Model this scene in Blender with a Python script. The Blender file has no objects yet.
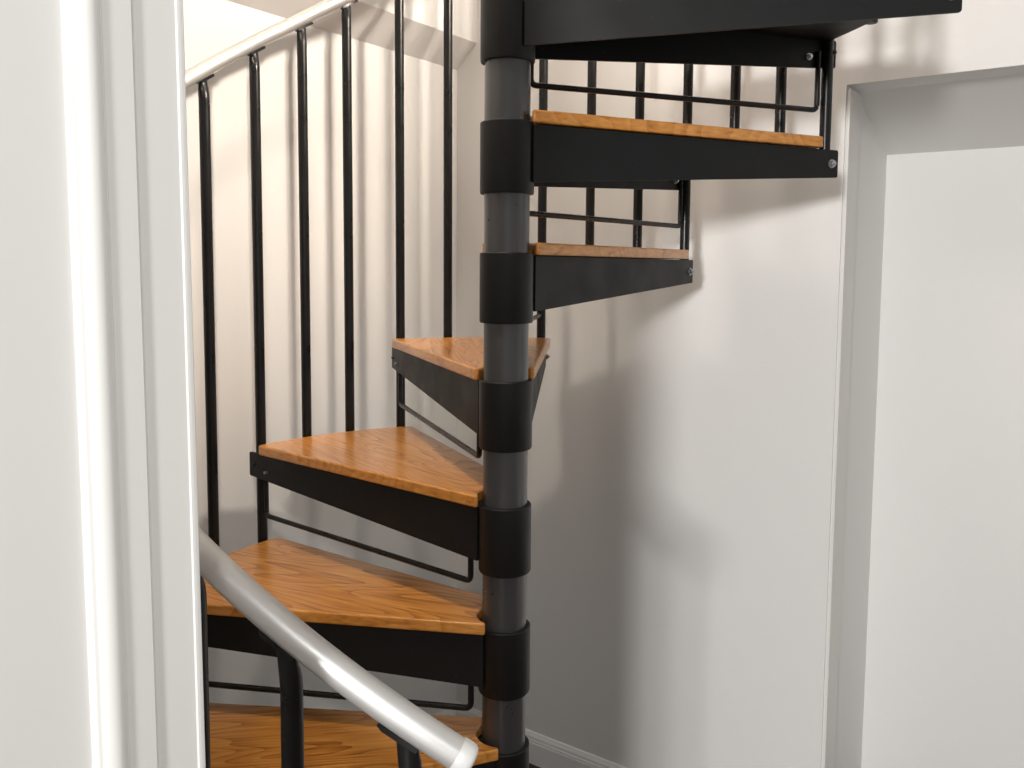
import bpy, bmesh, math
from math import sin, cos, radians, degrees, pi, sqrt, atan2
from mathutils import Vector, Matrix

scene = bpy.context.scene
COL = scene.collection

# ------------------------------------------------------------------ dimensions (metres)
H = 0.2089                 # riser
R = 0.66                   # baluster circle
P0 = 7.37                  # azimuth of a joint baluster, degrees from +Y, clockwise
STEP = 30.0
ZF = -1.4475               # floor
RR = 0.665                 # handrail circle
RZ = 0.842                 # handrail height above the stair pitch line
ROT = radians(35.8)        # the house is turned by this against the camera
NL = Vector((-cos(ROT), sin(ROT), 0.0))   # towards the left wall
NR = Vector((sin(ROT), cos(ROT), 0.0))    # towards the right wall


def W(nl, nr, z):
    return NL * nl + NR * nr + Vector((0, 0, z))


# ------------------------------------------------------------------ materials
def new_mat(name):
    m = bpy.data.materials.new(name)
    m.use_nodes = True
    nt = m.node_tree
    return m, nt, nt.nodes['Principled BSDF']


def srgb(r, g, b):
    f = lambda c: (c / 255 / 12.92) if c / 255 <= 0.04045 else ((c / 255 + 0.055) / 1.055) ** 2.4
    return (f(r), f(g), f(b), 1.0)


def add_bump(nt, bsdf, scale, strength, dist=0.002, detail=4):
    tc = nt.nodes.new('ShaderNodeTexCoord')
    n = nt.nodes.new('ShaderNodeTexNoise')
    n.inputs['Scale'].default_value = scale
    n.inputs['Detail'].default_value = detail
    b = nt.nodes.new('ShaderNodeBump')
    b.inputs['Strength'].default_value = strength
    b.inputs['Distance'].default_value = dist
    nt.links.new(tc.outputs['Object'], n.inputs['Vector'])
    nt.links.new(n.outputs['Fac'], b.inputs['Height'])
    nt.links.new(b.outputs['Normal'], bsdf.inputs['Normal'])
    return n


def mat_paint(name, col, rough=0.55, bump=0.15, var=0.03, scale=60):
    m, nt, b = new_mat(name)
    b.inputs['Roughness'].default_value = rough
    n = add_bump(nt, b, scale, bump)
    tc = nt.nodes.new('ShaderNodeTexCoord')
    n2 = nt.nodes.new('ShaderNodeTexNoise')
    n2.inputs['Scale'].default_value = 2.3
    n2.inputs['Detail'].default_value = 3
    mix = nt.nodes.new('ShaderNodeMix')
    mix.data_type = 'RGBA'
    mix.inputs[6].default_value = tuple(c * (1 - var) for c in col[:3]) + (1,)
    mix.inputs[7].default_value = tuple(min(1, c * (1 + var)) for c in col[:3]) + (1,)
    nt.links.new(tc.outputs['Object'], n2.inputs['Vector'])
    nt.links.new(n2.outputs['Fac'], mix.inputs[0])
    nt.links.new(mix.outputs[2], b.inputs['Base Color'])
    return m


def mat_steel(name, base, rough, spec=0.5, scuff=0.0, metallic=0.0):
    m, nt, b = new_mat(name)
    b.inputs['Metallic'].default_value = metallic
    b.inputs['Specular IOR Level'].default_value = spec
    add_bump(nt, b, 420, 0.06, 0.0008)
    tc = nt.nodes.new('ShaderNodeTexCoord')
    n = nt.nodes.new('ShaderNodeTexNoise')
    n.inputs['Scale'].default_value = 14
    n.inputs['Detail'].default_value = 5
    mr = nt.nodes.new('ShaderNodeMapRange')
    mr.inputs['From Min'].default_value = 0.3
    mr.inputs['From Max'].default_value = 0.75
    mr.inputs['To Min'].default_value = rough - 0.06
    mr.inputs['To Max'].default_value = rough + 0.1
    nt.links.new(tc.outputs['Object'], n.inputs['Vector'])
    nt.links.new(n.outputs['Fac'], mr.inputs['Value'])
    nt.links.new(mr.outputs['Result'], b.inputs['Roughness'])
    # sparse scuffs
    n2 = nt.nodes.new('ShaderNodeTexNoise')
    n2.inputs['Scale'].default_value = 46
    n2.inputs['Detail'].default_value = 6
    rp = nt.nodes.new('ShaderNodeValToRGB')
    rp.color_ramp.elements[0].position = 0.70
    rp.color_ramp.elements[0].color = base
    rp.color_ramp.elements[1].position = 0.80
    rp.color_ramp.elements[1].color = tuple(min(1, c + scuff) for c in base[:3]) + (1,)
    nt.links.new(tc.outputs['Object'], n2.inputs['Vector'])
    nt.links.new(n2.outputs['Fac'], rp.inputs['Fac'])
    nt.links.new(rp.outputs['Color'], b.inputs['Base Color'])
    return m


def mat_oak(name, light, mid, dark, gloss=0.3):
    m, nt, b = new_mat(name)
    N, L = nt.nodes, nt.links
    tc = N.new('ShaderNodeTexCoord')
    oi = N.new('ShaderNodeObjectInfo')
    mul = N.new('ShaderNodeVectorMath'); mul.operation = 'SCALE'
    mul.inputs[0].default_value = (3.1, 1.7, 2.3)
    L.new(oi.outputs['Random'], mul.inputs['Scale'])
    add = N.new('ShaderNodeVectorMath'); add.operation = 'ADD'
    L.new(tc.outputs['Object'], add.inputs[0]); L.new(mul.outputs[0], add.inputs[1])
    mp = N.new('ShaderNodeMapping'); mp.inputs['Scale'].default_value = (2.0, 10.0, 3.0)
    L.new(add.outputs[0], mp.inputs['Vector'])
    # growth rings: contour lines of a stretched noise field give cathedral figures
    n1 = N.new('ShaderNodeTexNoise'); n1.inputs['Scale'].default_value = 1.0
    n1.inputs['Detail'].default_value = 1.2; n1.inputs['Roughness'].default_value = 0.4
    n1.inputs['Distortion'].default_value = 0.5
    L.new(mp.outputs[0], n1.inputs['Vector'])
    k = N.new('ShaderNodeMath'); k.operation = 'MULTIPLY'; k.inputs[1].default_value = 19.0
    L.new(n1.outputs['Fac'], k.inputs[0])
    fr = N.new('ShaderNodeMath'); fr.operation = 'FRACT'
    L.new(k.outputs[0], fr.inputs[0])
    # fine pores along the grain
    mp2 = N.new('ShaderNodeMapping'); mp2.inputs['Scale'].default_value = (9.0, 190.0, 190.0)
    L.new(add.outputs[0], mp2.inputs['Vector'])
    n2 = N.new('ShaderNodeTexNoise'); n2.inputs['Scale'].default_value = 1.0; n2.inputs['Detail'].default_value = 3
    L.new(mp2.outputs[0], n2.inputs['Vector'])
    # combine
    rp = N.new('ShaderNodeValToRGB')
    e = rp.color_ramp.elements
    e[0].position = 0.0; e[0].color = light
    e[1].position = 1.0; e[1].color = dark
    x = e.new(0.45); x.color = mid
    ml = N.new('ShaderNodeMath'); ml.operation = 'MULTIPLY_ADD'
    ml.inputs[1].default_value = 0.58
    sub = N.new('ShaderNodeMath'); sub.operation = 'SUBTRACT'; sub.inputs[1].default_value = 0.36
    L.new(n2.outputs['Fac'], sub.inputs[0])
    pw = N.new('ShaderNodeMath'); pw.operation = 'POWER'; pw.inputs[1].default_value = 2.2
    L.new(fr.outputs[0], pw.inputs[0])
    ge = N.new('ShaderNodeNewGeometry'); sx = N.new('ShaderNodeSeparateXYZ')
    L.new(ge.outputs['True Normal'], sx.inputs[0])
    ab = N.new('ShaderNodeMath'); ab.operation = 'ABSOLUTE'; L.new(sx.outputs[2], ab.inputs[0])
    mx = N.new('ShaderNodeMath'); mx.operation = 'MAXIMUM'; mx.inputs[1].default_value = 0.60; L.new(ab.outputs[0], mx.inputs[0])
    me_ = N.new('ShaderNodeMath'); me_.operation = 'MULTIPLY'; L.new(mx.outputs[0], me_.inputs[0]); L.new(pw.outputs[0], me_.inputs[1])
    L.new(me_.outputs[0], ml.inputs[0])
    L.new(ml.outputs[0], rp.inputs['Fac'])
    sb2 = N.new('ShaderNodeMath'); sb2.operation = 'MULTIPLY'; sb2.inputs[1].default_value = 1.45
    L.new(sub.outputs[0], sb2.inputs[0]); L.new(sb2.outputs[0], ml.inputs[2])
    # broad tone variation between glued boards
    n3 = N.new('ShaderNodeTexNoise'); n3.inputs['Scale'].default_value = 3.2
    L.new(add.outputs[0], n3.inputs['Vector'])
    hsv = N.new('ShaderNodeHueSaturation')
    mr = N.new('ShaderNodeMapRange'); mr.inputs['To Min'].default_value = 0.85; mr.inputs['To Max'].default_value = 1.15
    L.new(n3.outputs['Fac'], mr.inputs['Value'])
    L.new(mr.outputs['Result'], hsv.inputs['Value'])
    L.new(rp.outputs['Color'], hsv.inputs['Color'])
    L.new(hsv.outputs['Color'], b.inputs['Base Color'])
    b.inputs['Roughness'].default_value = gloss
    b.inputs['Coat Weight'].default_value = 0.35
    b.inputs['Coat Roughness'].default_value = 0.22
    bp = N.new('ShaderNodeBump'); bp.inputs['Strength'].default_value = 0.12; bp.inputs['Distance'].default_value = 0.0006
    L.new(n2.outputs['Fac'], bp.inputs['Height']); L.new(bp.outputs['Normal'], b.inputs['Normal'])
    return m


def mat_floor():
    m, nt, b = new_mat('dark_floor_boards')
    N, L = nt.nodes, nt.links
    tc = N.new('ShaderNodeTexCoord')
    br = N.new('ShaderNodeTexBrick')
    br.inputs['Color1'].default_value = srgb(74, 52, 38)
    br.inputs['Color2'].default_value = srgb(60, 41, 30)
    br.inputs['Mortar'].default_value = srgb(25, 18, 14)
    br.inputs['Scale'].default_value = 1.0
    br.inputs['Mortar Size'].default_value = 0.002
    br.inputs['Brick Width'].default_value = 1.1
    br.inputs['Row Height'].default_value = 0.12
    mp = N.new('ShaderNodeMapping'); mp.inputs['Rotation'].default_value = (0, 0, ROT)
    L.new(tc.outputs['Object'], mp.inputs['Vector']); L.new(mp.outputs[0], br.inputs['Vector'])
    mp2 = N.new('ShaderNodeMapping'); mp2.inputs['Rotation'].default_value = (0, 0, ROT); mp2.inputs['Scale'].default_value = (5, 70, 1)
    n = N.new('ShaderNodeTexNoise'); n.inputs['Scale'].default_value = 1; n.inputs['Detail'].default_value = 4
    L.new(tc.outputs['Object'], mp2.inputs['Vector']); L.new(mp2.outputs[0], n.inputs['Vector'])
    mix = N.new('ShaderNodeMix'); mix.data_type = 'RGBA'; mix.blend_type = 'MULTIPLY'; mix.inputs[0].default_value = 0.6
    L.new(br.outputs['Color'], mix.inputs[6]); L.new(n.outputs['Color'], mix.inputs[7])
    L.new(mix.outputs[2], b.inputs['Base Color'])
    b.inputs['Roughness'].default_value = 0.4
    return m


M_WALL = mat_paint('wall_paint', (0.80, 0.79, 0.775, 1), 0.6, 0.12, 0.012, 160)
M_TRIM = mat_paint('white_gloss_trim', (0.86, 0.86, 0.85, 1), 0.32, 0.05, 0.008, 40)
M_JAMB = mat_paint('grey_white_casing', (0.85, 0.84, 0.815, 1), 0.35, 0.05, 0.01, 30)
M_LINING = mat_paint('worn_white_lining', (0.76, 0.745, 0.72, 1), 0.45, 0.2, 0.05, 25)
M_CEIL = mat_paint('ceiling_paint', (0.84, 0.83, 0.81, 1), 0.7, 0.1, 0.01, 120)
M_FLOOR = mat_floor()
M_OAK = mat_oak('oiled_oak', srgb(222, 155, 76), srgb(204, 133, 55), srgb(142, 80, 26))
M_PLATE = mat_steel('black_satin_plate', (0.009, 0.009, 0.0095, 1), 0.5, 0.28, 0.02)
M_COLLAR = mat_steel('black_matt_collar', (0.008, 0.008, 0.0085, 1), 0.44, 0.32, 0.02)
M_SLEEVE = mat_steel('dark_grey_sleeve', (0.042, 0.042, 0.044, 1), 0.30, 0.9, 0.03)
M_BAR = mat_steel('black_gloss_bar', (0.007, 0.007, 0.007, 1), 0.30, 0.35, 0.01)
M_BOLT = mat_steel('galvanised_bolt', (0.55, 0.55, 0.55, 1), 0.35, 0.5, 0.1, 0.95)
M_BLACKBOLT = mat_steel('black_bolt', (0.02, 0.02, 0.02, 1), 0.45, 0.5, 0.02)
M_RAIL = mat_steel('silver_lacquered_rail', (0.66, 0.655, 0.645, 1), 0.42, 0.5, 0.0, 0.62)
M_CAP = mat_steel('pale_plastic_cap', (0.72, 0.72, 0.71, 1), 0.42, 0.5, 0.0, 0.1)


# ------------------------------------------------------------------ mesh helpers
def link(name, bm, mat, parent=None, smooth=False, loc=None, rotz=0.0, auto=None, bevel=None):
    bmesh.ops.recalc_face_normals(bm, faces=bm.faces)
    me = bpy.data.meshes.new(name)
    bm.to_mesh(me); bm.free()
    me.materials.append(mat)
    if smooth:
        for p in me.polygons:
            p.use_smooth = True
        if auto:
            me.set_sharp_from_angle(angle=radians(auto))
    o = bpy.data.objects.new(name, me)
    COL.objects.link(o)
    if parent:
        o.parent = parent
    if loc:
        o.location = loc
    o.rotation_euler = (0, 0, rotz)
    if bevel:
        md = o.modifiers.new('bevel', 'BEVEL')
        md.width, md.segments = bevel
        md.limit_method = 'ANGLE'; md.angle_limit = radians(40)
    return o


def prism(bm, pts, z0, z1):
    """Vertical extrusion of a plan polygon; z0/z1 may be lists."""
    n = len(pts)
    za = z0 if isinstance(z0, (list, tuple)) else [z0] * n
    zb = z1 if isinstance(z1, (list, tuple)) else [z1] * n
    lo = [bm.verts.new((p[0], p[1], za[i])) for i, p in enumerate(pts)]
    hi = [bm.verts.new((p[0], p[1], zb[i])) for i, p in enumerate(pts)]
    bm.faces.new(lo[::-1]); bm.faces.new(hi)
    for i in range(n):
        j = (i + 1) % n
        bm.faces.new((lo[i], lo[j], hi[j], hi[i]))


def extrude(bm, prof, a, b):
    """Loft a closed profile (list of Vectors) from offset a to offset b."""
    A = [bm.verts.new(p + a) for p in prof]
    B = [bm.verts.new(p + b) for p in prof]
    bm.faces.new(A[::-1]); bm.faces.new(B)
    n = len(prof)
    for i in range(n):
        j = (i + 1) % n
        bm.faces.new((A[i], A[j], B[j], B[i]))


def box_house(bm, nl0, nl1, nr0, nr1, z0, z1):
    prism(bm, [W(nl0, nr0, 0), W(nl1, nr0, 0), W(nl1, nr1, 0), W(nl0, nr1, 0)], z0, z1)


def loft(bm, rings, cap=True):
    rows = [[bm.verts.new(v) for v in r] for r in rings]
    n = len(rows[0])
    for a, b in zip(rows, rows[1:]):
        for i in range(n):
            j = (i + 1) % n
            bm.faces.new((a[i], a[j], b[j], b[i]))
    if cap:
        bm.faces.new(rows[0][::-1]); bm.faces.new(rows[-1])


def lathe(bm, prof, seg=64):
    """prof: closed loop of (r, z)."""
    rows = []
    for k in range(seg):
        t = 2 * pi * k / seg
        rows.append([bm.verts.new((r * cos(t), r * sin(t), z)) for r, z in prof])
    n = len(prof)
    for k in range(seg):
        a, b = rows[k], rows[(k + 1) % seg]
        for i in range(n):
            j = (i + 1) % n
            bm.faces.new((a[i], b[i], b[j], a[j]))


def tube(bm, pts, r, seg=12, up=Vector((0, 0, 1))):
    rings = []
    for i, p in enumerate(pts):
        t = (pts[min(i + 1, len(pts) - 1)] - pts[max(i - 1, 0)]).normalized()
        u = up if abs(t.dot(up)) < 0.95 else Vector((1, 0, 0))
        s = t.cross(u).normalized(); w = s.cross(t).normalized()
        rings.append([p + s * (r * cos(2 * pi * k / seg)) + w * (r * sin(2 * pi * k / seg)) for k in range(seg)])
    loft(bm, rings)


def bend(pts, rad, n=6):
    """Round the inner corners of a polyline."""
    out = [pts[0]]
    for a, b, c in zip(pts, pts[1:], pts[2:]):
        d1 = (a - b).normalized(); d2 = (c - b).normalized()
        p, q = b + d1 * rad, b + d2 * rad
        for k in range(n + 1):
            t = k / n
            out.append(p * (1 - t) ** 2 + b * 2 * t * (1 - t) + q * t * t)
    out.append(pts[-1])
    return out


def structure(o):
    o['kind'] = 'structure'
    return o


# ------------------------------------------------------------------ the room
CL = 0.776      # left wall face
CR = 0.8255     # right wall face
OP = -0.314     # left edge of the opening in the right wall
OPR = -1.30
OPT = 0.379     # top of the opening
TH = 0.092
TOP = 1.75

bm = bmesh.new(); prism(bm, [(-4, -4.5), (4, -4.5), (4, 4.5), (-4, 4.5)], ZF - 0.05, ZF)
structure(link('floor', bm, M_FLOOR))

bm = bmesh.new(); box_house(bm, CL, CL + 0.12, -0.905, CR + TH, ZF, TOP)
structure(link('wall_left', bm, M_WALL))

bm = bmesh.new()
a = [(CL, ZF), (CL, TOP), (-3.0, TOP), (-3.0, ZF), (OPR, ZF), (OPR, OPT), (OP, OPT), (OP, ZF)]
extrude(bm, [W(n, CR, z) for n, z in a], Vector((0, 0, 0)), NR * TH)
structure(link('wall_right', bm, M_WALL))

# bulkhead with a splayed underside over the left wall
bm = bmesh.new()
prof = [(CL, 0.546), (0.7038, 0.6128), (0.7038, TOP), (CL, TOP)]
extrude(bm, [W(n, -0.78, z) for n, z in prof], Vector((0, 0, 0)), NR * (0.78 + CR))
structure(link('trim_1', bm, M_WALL))

# ceiling over the stairwell
bm = bmesh.new(); box_house(bm, -3.0, CL + 0.12, -0.905, CR + TH, TOP, TOP + 0.08)
structure(link('ceiling', bm, M_CEIL))

# the opening's plain lining, set a little proud on the room side edge
bm = bmesh.new()
box_house(bm, OP - 0.0, OP - 0.008, CR + 0.006, CR + TH + 0.004, ZF, OPT - 0.008)
structure(link('trim_2', bm, M_LINING))

# shallow recess behind the opening, its soffit slopes down to the back
bm = bmesh.new(); box_house(bm, OPR - 0.1, OP + 0.1, 1.25, 1.33, ZF, OPT + 0.1)
structure(link('wall_recess_back', bm, M_WALL))
bm = bmesh.new(); box_house(bm, OP + 0.0015, OP + 0.1, CR + TH, 1.25, ZF, OPT + 0.1)
structure(link('wall_recess_left', bm, M_WALL))
bm = bmesh.new(); box_house(bm, OPR - 0.1, OPR, CR + TH, 1.25, ZF, OPT + 0.1)
structure(link('wall_recess_right', bm, M_WALL))
bm = bmesh.new()
extrude(bm, [W(OP + 0.0015, n, z) for n, z in ((CR + TH, 0.379), (1.25, 0.2745), (1.25, 0.47), (CR + TH, 0.47))], Vector((0, 0, 0)), NL * (OPR - OP - 0.0015))
structure(link('ceiling_recess', bm, M_CEIL))

# wall beside the camera with its door casing, ending at the stairwell
JX, JY = -0.2205, -0.8035
J_NL = JX * NL.x + JY * NL.y
J_NR = JX * NR.x + JY * NR.y
bm = bmesh.new()
box_house(bm, J_NL, J_NL + 0.13, -2.2, J_NR - 0.016, ZF, TOP)
structure(link('wall_near', bm, M_JAMB))
bm = bmesh.new()
box_house(bm, J_NL + 0.13, CL + 0.12, -0.905, -0.795, ZF, TOP)
structure(link('wall_front', bm, M_WALL))


LEAN = 0.0066       # tilt added to the casing to match its edge line in the image


def casing_profile():
    """(distance along the wall from its end, projection towards the camera side)."""
    p = [(0.0, -0.02), (0.0, 0.0040), (0.0010, 0.0050), (0.0035, 0.0052), (0.0055, 0.0050), (0.0064, 0.0040),
         (0.0072, 0.0040), (0.0365, 0.0044), (0.0376, 0.0050), (0.0390, 0.0066), (0.0396, 0.0070),
         (0.0590, 0.0072), (0.0600, 0.0080)]
    # ovolo back band with a bright rounded nose
    for k in range(41):
        t = k / 40
        p.append((0.0605 + 0.0150 * t, 0.0080 + 0.0032 * sin(pi * t) ** 0.8 - 0.0015 * t))
    p += [(0.0765, 0.0058), (0.0785, 0.0050), (0.0795, 0.0036), (0.0800, 0.0012), (0.0805, 0.0), (0.0805, -0.02)]
    return p


bm = bmesh.new()
extrude(bm, [W(J_NL - q, J_NR - d, ZF) for d, q in casing_profile()], NR * (LEAN * 1.1), NR * (-LEAN * 2.1) + Vector((0, 0, TOP - ZF)))
structure(link('trim_3', bm, M_JAMB, smooth=True, auto=10))


def board_profile(nr_face, sgn):
    return [(0.0, 0.0), (0.014, 0.0), (0.014, 0.062), (0.0125, 0.066), (0.0125, 0.070), (0.0105, 0.072), (0.0095, 0.079),
            (0.006, 0.084), (0.004, 0.088), (0.0, 0.090)]


bm = bmesh.new()
extrude(bm, [W(OP + 0.002, CR - d, ZF + z) for d, z in board_profile(0, 1)], Vector((0, 0, 0)), NL * (CL - OP - 0.002))
structure(link('baseboard_right', bm, M_TRIM))
bm = bmesh.new()
extrude(bm, [W(CL - d, -0.795, ZF + z) for d, z in board_profile(0, 1)], Vector((0, 0, 0)), NR * (CR + 0.795 - 0.014))
structure(link('baseboard_left', bm, M_TRIM))

# ------------------------------------------------------------------ the spiral staircase
root = bpy.data.objects.new('spiral_staircase', None)
COL.objects.link(root)
root.location = (0, 0, ZF)
LIFT = 0.002
root['label'] = 'black steel spiral staircase with oak treads and silver handrail around a central pole'
root['category'] = 'staircase'
BASE = -ZF + LIFT      # children are placed relative to the root


def pol(phi, r, z):
    a = radians(phi)
    return Vector((r * sin(a), r * cos(a), z))


# central pole
bm = bmesh.new()
lathe(bm, [(0.030, ZF + BASE), (0.0372, ZF + BASE), (0.0372, 1.62 + BASE), (0.030, 1.62 + BASE)], 72)
col = link('column', bm, M_SLEEVE, root, smooth=True, auto=40)

HALF = radians(15)
TIPR, TIPA = 0.6848, HALF + 0.0150
TU, TV = TIPR * cos(TIPA), TIPR * sin(TIPA)
IV = 0.039                        # plate offset beside the pole
PT = 0.005                        # plate thickness
Z_TOP, Z_IN, Z_TIP = -0.0048, -0.096, -0.0565


def plate_y(u):
    return IV + (TV - IV) * u / TU


def tray_mesh():
    bm = bmesh.new()
    d = Vector((TU, TV - IV, 0)).normalized()
    for s in (1, -1):
        n = Vector((d.y, -d.x * 1.0, 0)) * PT                # towards the inside
        a0, a1 = Vector((0.020, plate_y(0.020), 0)), Vector((TU, TV, 0))
        c = 0.0035
        prof = [(a0, Z_TOP), (a1, Z_TOP - 0.002)]
        pts = [a0 + Vector((0, 0, Z_TOP)), a1 - d * c + Vector((0, 0, Z_TOP)), a1 - d * c * .3 + Vector((0, 0, Z_TOP - c * .3)), a1 + Vector((0, 0, Z_TOP - c)),
               a1 + Vector((0, 0, Z_TIP + c)), a1 - d * c * .3 + Vector((0, 0, Z_TIP + c * .3)), a1 - d * c + Vector((0, 0, Z_TIP)),
               a0 + Vector((0, 0, Z_IN))]
        pr = [Vector((p.x, p.y * s, p.z)) for p in pts]
        extrude(bm, pr, Vector((0, 0, 0)), Vector((n.x, n.y * s, 0)))
    # top sheet that carries the wood
    sh = [(0.046, plate_y(0.046) - PT), (0.640, plate_y(0.640) - PT - 0.004)]
    sheet = [sh[0], sh[1], (0.646, 0.085), (0.6485, 0), (0.646, -0.085), (sh[1][0], -sh[1][1]), (sh[0][0], -sh[0][1])]
    prism(bm, sheet, Z_TOP - 0.004, Z_TOP - 0.0002)
    return bm


def wood_mesh():
    bm = bmesh.new()
    ro, am = 0.639, radians(17.2)
    c = 0.010
    pts = []
    inner = Vector((0.015, 0.0508)); outer = Vector((ro * cos(am), ro * sin(am)))
    d = (outer - inner).normalized()
    N = 14
    q = 0.0165
    arc = [Vector((ro * cos(am - q - 2 * (am - q) * k / N), ro * sin(am - q - 2 * (am - q) * k / N))) for k in range(N + 1)]
    # front side: from the inner tip outwards, small rounded corner, outer arc, back again
    left = [inner, outer - d * c]
    t = outer - d * c; e = arc[0]
    left += [t * (1 - s) ** 2 + outer * 2 * s * (1 - s) + e * s * s for s in (0.33, 0.66)]
    right = [Vector((p.x, -p.y)) for p in left][::-1]
    pts = left + arc + right
    # concave notch around the pole
    rn = 0.0465
    a0 = math.acos(0.015 / rn)
    M = 12
    pts += [Vector((rn * cos(-a0 + 2 * a0 * k / M), rn * sin(-a0 + 2 * a0 * k / M))) for k in range(M + 1)]
    prism(bm, pts, Z_TOP + 0.0015, 0.0172)
    return bm


def collar_mesh():
    bm = bmesh.new()
    lathe(bm, [(0.0376, -0.0015), (0.0384, 0.0), (0.0430, 0.0), (0.0441, -0.0012), (0.0441, -0.1115), (0.0430, -0.114), (0.0384, -0.114), (0.0376, -0.112)], 72)
    return bm


def bar_mesh():
    """Closing rod hung below the front plate."""
    bm = bmesh.new()
    y = lambda u: plate_y(u) - PT - 0.005
    u0, u1 = 0.044, 0.617
    zb = -0.139
    pts = [Vector((u1, y(u1), -0.030)), Vector((u1, y(u1), zb)), Vector((u0, y(u0), zb)), Vector((u0, y(u0), -0.080))]
    tube(bm, bend(pts, 0.011), 0.0051, 12)
    return bm


def bolt_mesh(L):
    """Hexagon head with washer, axis +Y from y=0 outwards, and nut end inside."""
    bm = bmesh.new()
    def cyl(r, y0, y1, n):
        A = [Vector((r * cos(2 * pi * k / n), y0, r * sin(2 * pi * k / n))) for k in range(n)]
        B = [Vector((r * cos(2 * pi * k / n), y1, r * sin(2 * pi * k / n))) for k in range(n)]
        loft(bm, [A, B])
    cyl(0.0066, -0.0002, 0.0014, 20)
    cyl(0.0052, 0.0014, 0.0056, 6)
    cyl(0.0028, 0.0056, 0.0085, 12)
    cyl(0.0030, -L, 0.0, 12)
    if L > 0.02:
        cyl(0.0062, -L + 0.0035, -L + 0.0085, 6)
    return bm


PA = atan2(TV - IV, TU)
tray0 = None
tread_index = range(-1, 9)      # A (highest in view) ... I (lowest)
proto = {}
for n in tread_index:
    phim = P0 + (2 - n) * STEP + 15
    z = (2 - n) * H + BASE
    rz = radians(90 - phim)
    if not proto:
        tr = link('tread', tray_mesh(), M_PLATE, root)
        kids = [link('oak_board', wood_mesh(), M_OAK, tr, smooth=True, auto=35, bevel=(0.0050, 4)),
                link('collar', collar_mesh(), M_COLLAR, tr, smooth=True, auto=35),
                link('riser_bar', bar_mesh(), M_BAR, tr, smooth=True, auto=60)]
        bs = []
        for s, m in ((1, M_BLACKBOLT), (-1, M_BOLT)):
            b = link('bolt', bolt_mesh(0.042 if s > 0 else 0.03), m, tr)
            u = TU - 0.016
            b.location = (u, s * (plate_y(u)), -0.031)
            b.rotation_euler = (0, 0, PA if s > 0 else pi - PA)
            b.scale = (0.8, 0.55, 0.8) if s > 0 else (1.25, 1.1, 1.25)
            kids.append(b)
        # second, smaller fixing on the front plate for the closing rod
        b = link('bolt', bolt_mesh(0.012), M_BOLT, tr)
        u = 0.598
        b.location = (u, plate_y(u) - PT, -0.040)
        b.rotation_euler = (0, 0, pi + PA)
        b.scale = (1.0, 1.0, 1.0)
        kids.append(b)
        proto['t'] = tr; proto['k'] = kids
    else:
        tr = proto['t'].copy(); COL.objects.link(tr); tr.parent = root
        for k in proto['k']:
            c = k.copy(); COL.objects.link(c); c.parent = tr
    tr.location = (0, 0, z)
    tr.rotation_euler = (0, 0, rz)

# balusters -------------------------------------------------------------------
def rail_z(phi):
    return RZ + 0.0214 + 0.000257 * phi + H * (phi - P0) / STEP


SLOPE = H / radians(STEP) / RR
BR = 0.0106
# small angle corrections of single bars, degrees, fitted to image positions
DEV = {-17: 0.2, -7: -0.95, -6: 0.15, -5: 0.2, -4: -0.5, -3: 0.35, -2: 0.35, 5: -0.2}


def baluster_mesh(z0, z1, phi):
    """Round bar; its crushed top is bent along the slope of the rail. Local frame: +X tangent (up the stair), +Y outward."""
    bm = bmesh.new()
    n = 20
    sl = SLOPE
    td = Vector((1, 0, sl)).normalized()
    def ring(c, a, b, tilt=0.0):
        return [Vector((c[0] + a * cos(2 * pi * k / n), c[1] + b * sin(2 * pi * k / n), c[2] + tilt * a * cos(2 * pi * k / n))) for k in range(n)]
    zt = z1 - 0.0190 * sqrt(1 + sl * sl)
    oy = RR - R
    rings = [ring((0, 0, z0), BR * .9, BR * .9), ring((0, 0, z0 + 0.001), BR, BR), ring((0, 0, zt - 0.034), BR, BR),
             ring((0.0002, oy * .2, zt - 0.024), BR * 1.02, BR * .95, 0.1 * sl), ring((0.0008, oy * .5, zt - 0.013), BR * 1.04, BR * .78, 0.4 * sl),
             ring((0.0015, oy * .8, zt - 0.005), BR * 1.02, BR * .6, 0.8 * sl), ring((0.002, oy, zt + 0.0035), BR * 0.98, BR * .55, sl)]
    loft(bm, rings)
    # tab screwed under the rail
    up = Vector((-td.z, 0, td.x))
    c = Vector((0, oy, zt + 0.004))
    prof = []
    L0, L1, wv, th = -0.010, 0.033, 0.0075, 0.0026
    P = [(L0, -wv), (L1 - 0.006, -wv), (L1, -wv * .5), (L1, wv * .5), (L1 - 0.006, wv), (L0, wv)]
    lo = [c + td * a + Vector((0, b, 0)) - up * th for a, b in P]
    extrude(bm, lo, Vector((0, 0, 0)), up * (th * 2.0))
    return bm


for j in range(-18, 13):
    phi = P0 + j * STEP / 3 + DEV.get(j, 0)
    k = j % 3
    own = 2 - (j // 3)                    # tread whose front joint this third belongs to
    zt = (2 - own) * H
    if k == 0:
        z0 = zt - H - 0.052 if own < 8 else ZF + 0.002       # runs on down to the rear tip of the tread below
    else:
        z0 = zt - 0.006
    p = pol(phi, R, 0)
    o = link('baluster', baluster_mesh(z0 + BASE, rail_z(phi) + BASE, phi), M_BAR, root, smooth=True, auto=40,
             loc=(p.x, p.y, 0), rotz=radians(-phi))

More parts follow.
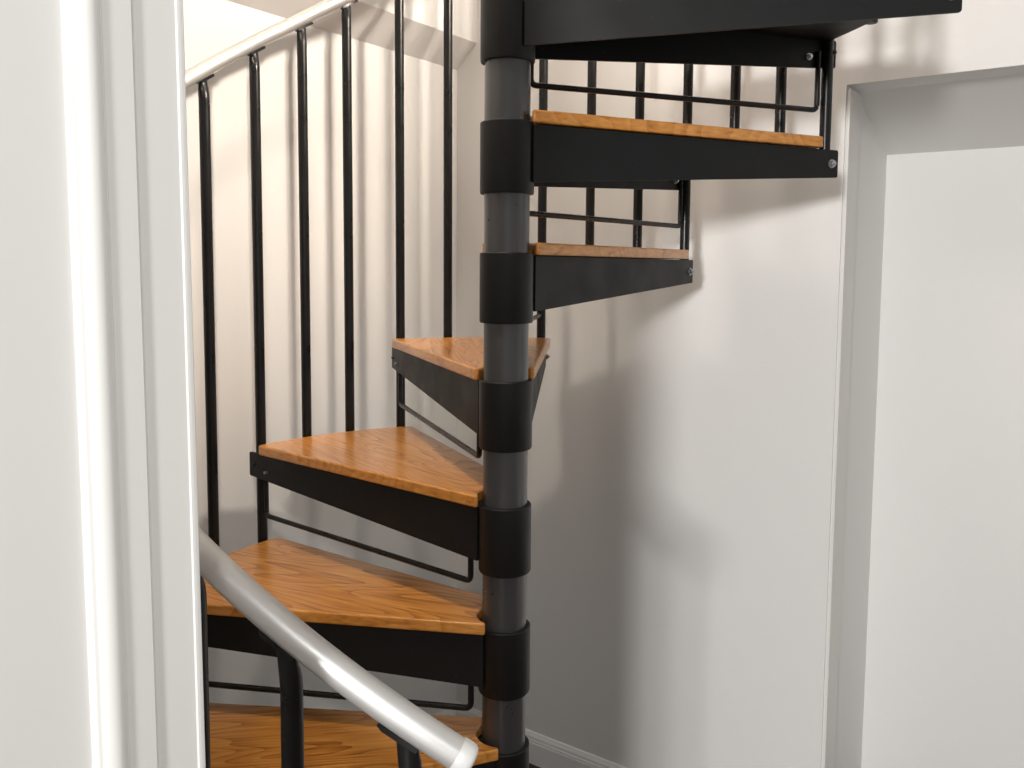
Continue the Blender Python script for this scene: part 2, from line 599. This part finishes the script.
# handrail --------------------------------------------------------------------
PE = -176.6
bm = bmesh.new()
ph = [PE + (142.0 - PE) * k / 160 for k in range(161)]
tube(bm, [pol(a, RR, rail_z(a) + BASE) for a in ph], 0.0146, 28)
rail = link('handrail', bm, M_RAIL, root, smooth=True, auto=50)
bm = bmesh.new()
rings = []
t0 = (pol(PE, RR, rail_z(PE)) - pol(PE + 1, RR, rail_z(PE + 1))).normalized()
s0 = t0.cross(Vector((0, 0, 1))).normalized(); w0 = s0.cross(t0)
for d, r in ((-0.004, 0.0142), (-0.004, 0.0152), (-0.0005, 0.0158), (0.006, 0.0158), (0.009, 0.0152), (0.0112, 0.0136), (0.0126, 0.0108), (0.0134, 0.006), (0.0136, 0.001)):
    c = pol(PE, RR, rail_z(PE) + BASE) + t0 * d
    rings.append([c + s0 * (r * cos(2 * pi * k / 32)) + w0 * (r * sin(2 * pi * k / 32)) for k in range(32)])
loft(bm, rings)
cap = link('end_cap', bm, M_CAP, rail, smooth=True, auto=60)

# ------------------------------------------------------------------ light
def area(name, loc, target, size, power, color, shape='DISK'):
    l = bpy.data.lights.new(name, 'AREA')
    l.shape = shape; l.size = size; l.energy = power; l.color = color
    o = bpy.data.objects.new(name, l); COL.objects.link(o)
    o.location = loc
    o.rotation_euler = (Vector(target) - Vector(loc)).to_track_quat('-Z', 'Y').to_euler()
    return o


area('room_lamp', (-2.38, -6.45, 0.72), (0.2, 0.5, -0.1), 0.7, 325, (1.0, 0.985, 0.96))
def spot(name, loc, target, power, angle, blend, soft, color):
    l = bpy.data.lights.new(name, 'SPOT')
    l.energy = power; l.spot_size = radians(angle); l.spot_blend = blend; l.shadow_soft_size = soft; l.color = color
    o = bpy.data.objects.new(name, l); COL.objects.link(o)
    o.location = loc
    o.rotation_euler = (Vector(target) - Vector(loc)).to_track_quat('-Z', 'Y').to_euler()
    return o


spot('landing_lamp', W(-0.70, 0.45, 1.22), W(0.77, 0.2, 0.90), 185, 100, 0.8, 0.08, (1.0, 0.88, 0.75))
spot('stairwell_lamp', (-0.28, -0.48, 1.60), (-0.2, 0.45, -0.3), 62, 40, 0.6, 0.07, (1.0, 0.88, 0.74))
spot('upper_wall_fill', W(0.30, -0.42, 1.68), W(-0.35, 0.8255, 0.50), 68, 62, 0.9, 0.30, (1.0, 0.90, 0.79))  # added warm fill, out of view, to brighten the upper right wall
# added fill spot behind the camera, brightens the near wall and its casing
spot('casing_fill', W(-1.75, -2.0, 0.95), W(J_NL, -1.12, -0.15), 66, 46, 0.6, 0.06, (1.0, 0.985, 0.965))

wd = bpy.data.worlds.new('World'); scene.world = wd; wd.use_nodes = True
bg = wd.node_tree.nodes['Background']
bg.inputs['Color'].default_value = (1.0, 0.985, 0.96, 1)
bg.inputs['Strength'].default_value = 0.40

# ------------------------------------------------------------------ camera
cd = bpy.data.cameras.new('camera')
cd.sensor_fit = 'HORIZONTAL'; cd.sensor_width = 36.0
cd.lens = 851.08 / 1024 * 36.0
cd.shift_y = -48.156 / 1024
cd.clip_start = 0.02
cam = bpy.data.objects.new('camera', cd); COL.objects.link(cam)
F = Vector((0.00695767, 0.99667331, -0.08120282)); Rt = Vector((0.99995628, -0.00642728, 0.00679116)); U = Vector((-0.00624666, 0.08124652, 0.99667446))
cam.matrix_world = Matrix(((Rt.x, U.x, -F.x, 0.0), (Rt.y, U.y, -F.y, -1.40022), (Rt.z, U.z, -F.z, -0.0202), (0, 0, 0, 1)))
scene.camera = cam
scene.view_settings.view_transform = 'Standard'
scene.view_settings.look = 'None'
scene.view_settings.exposure = 0.0
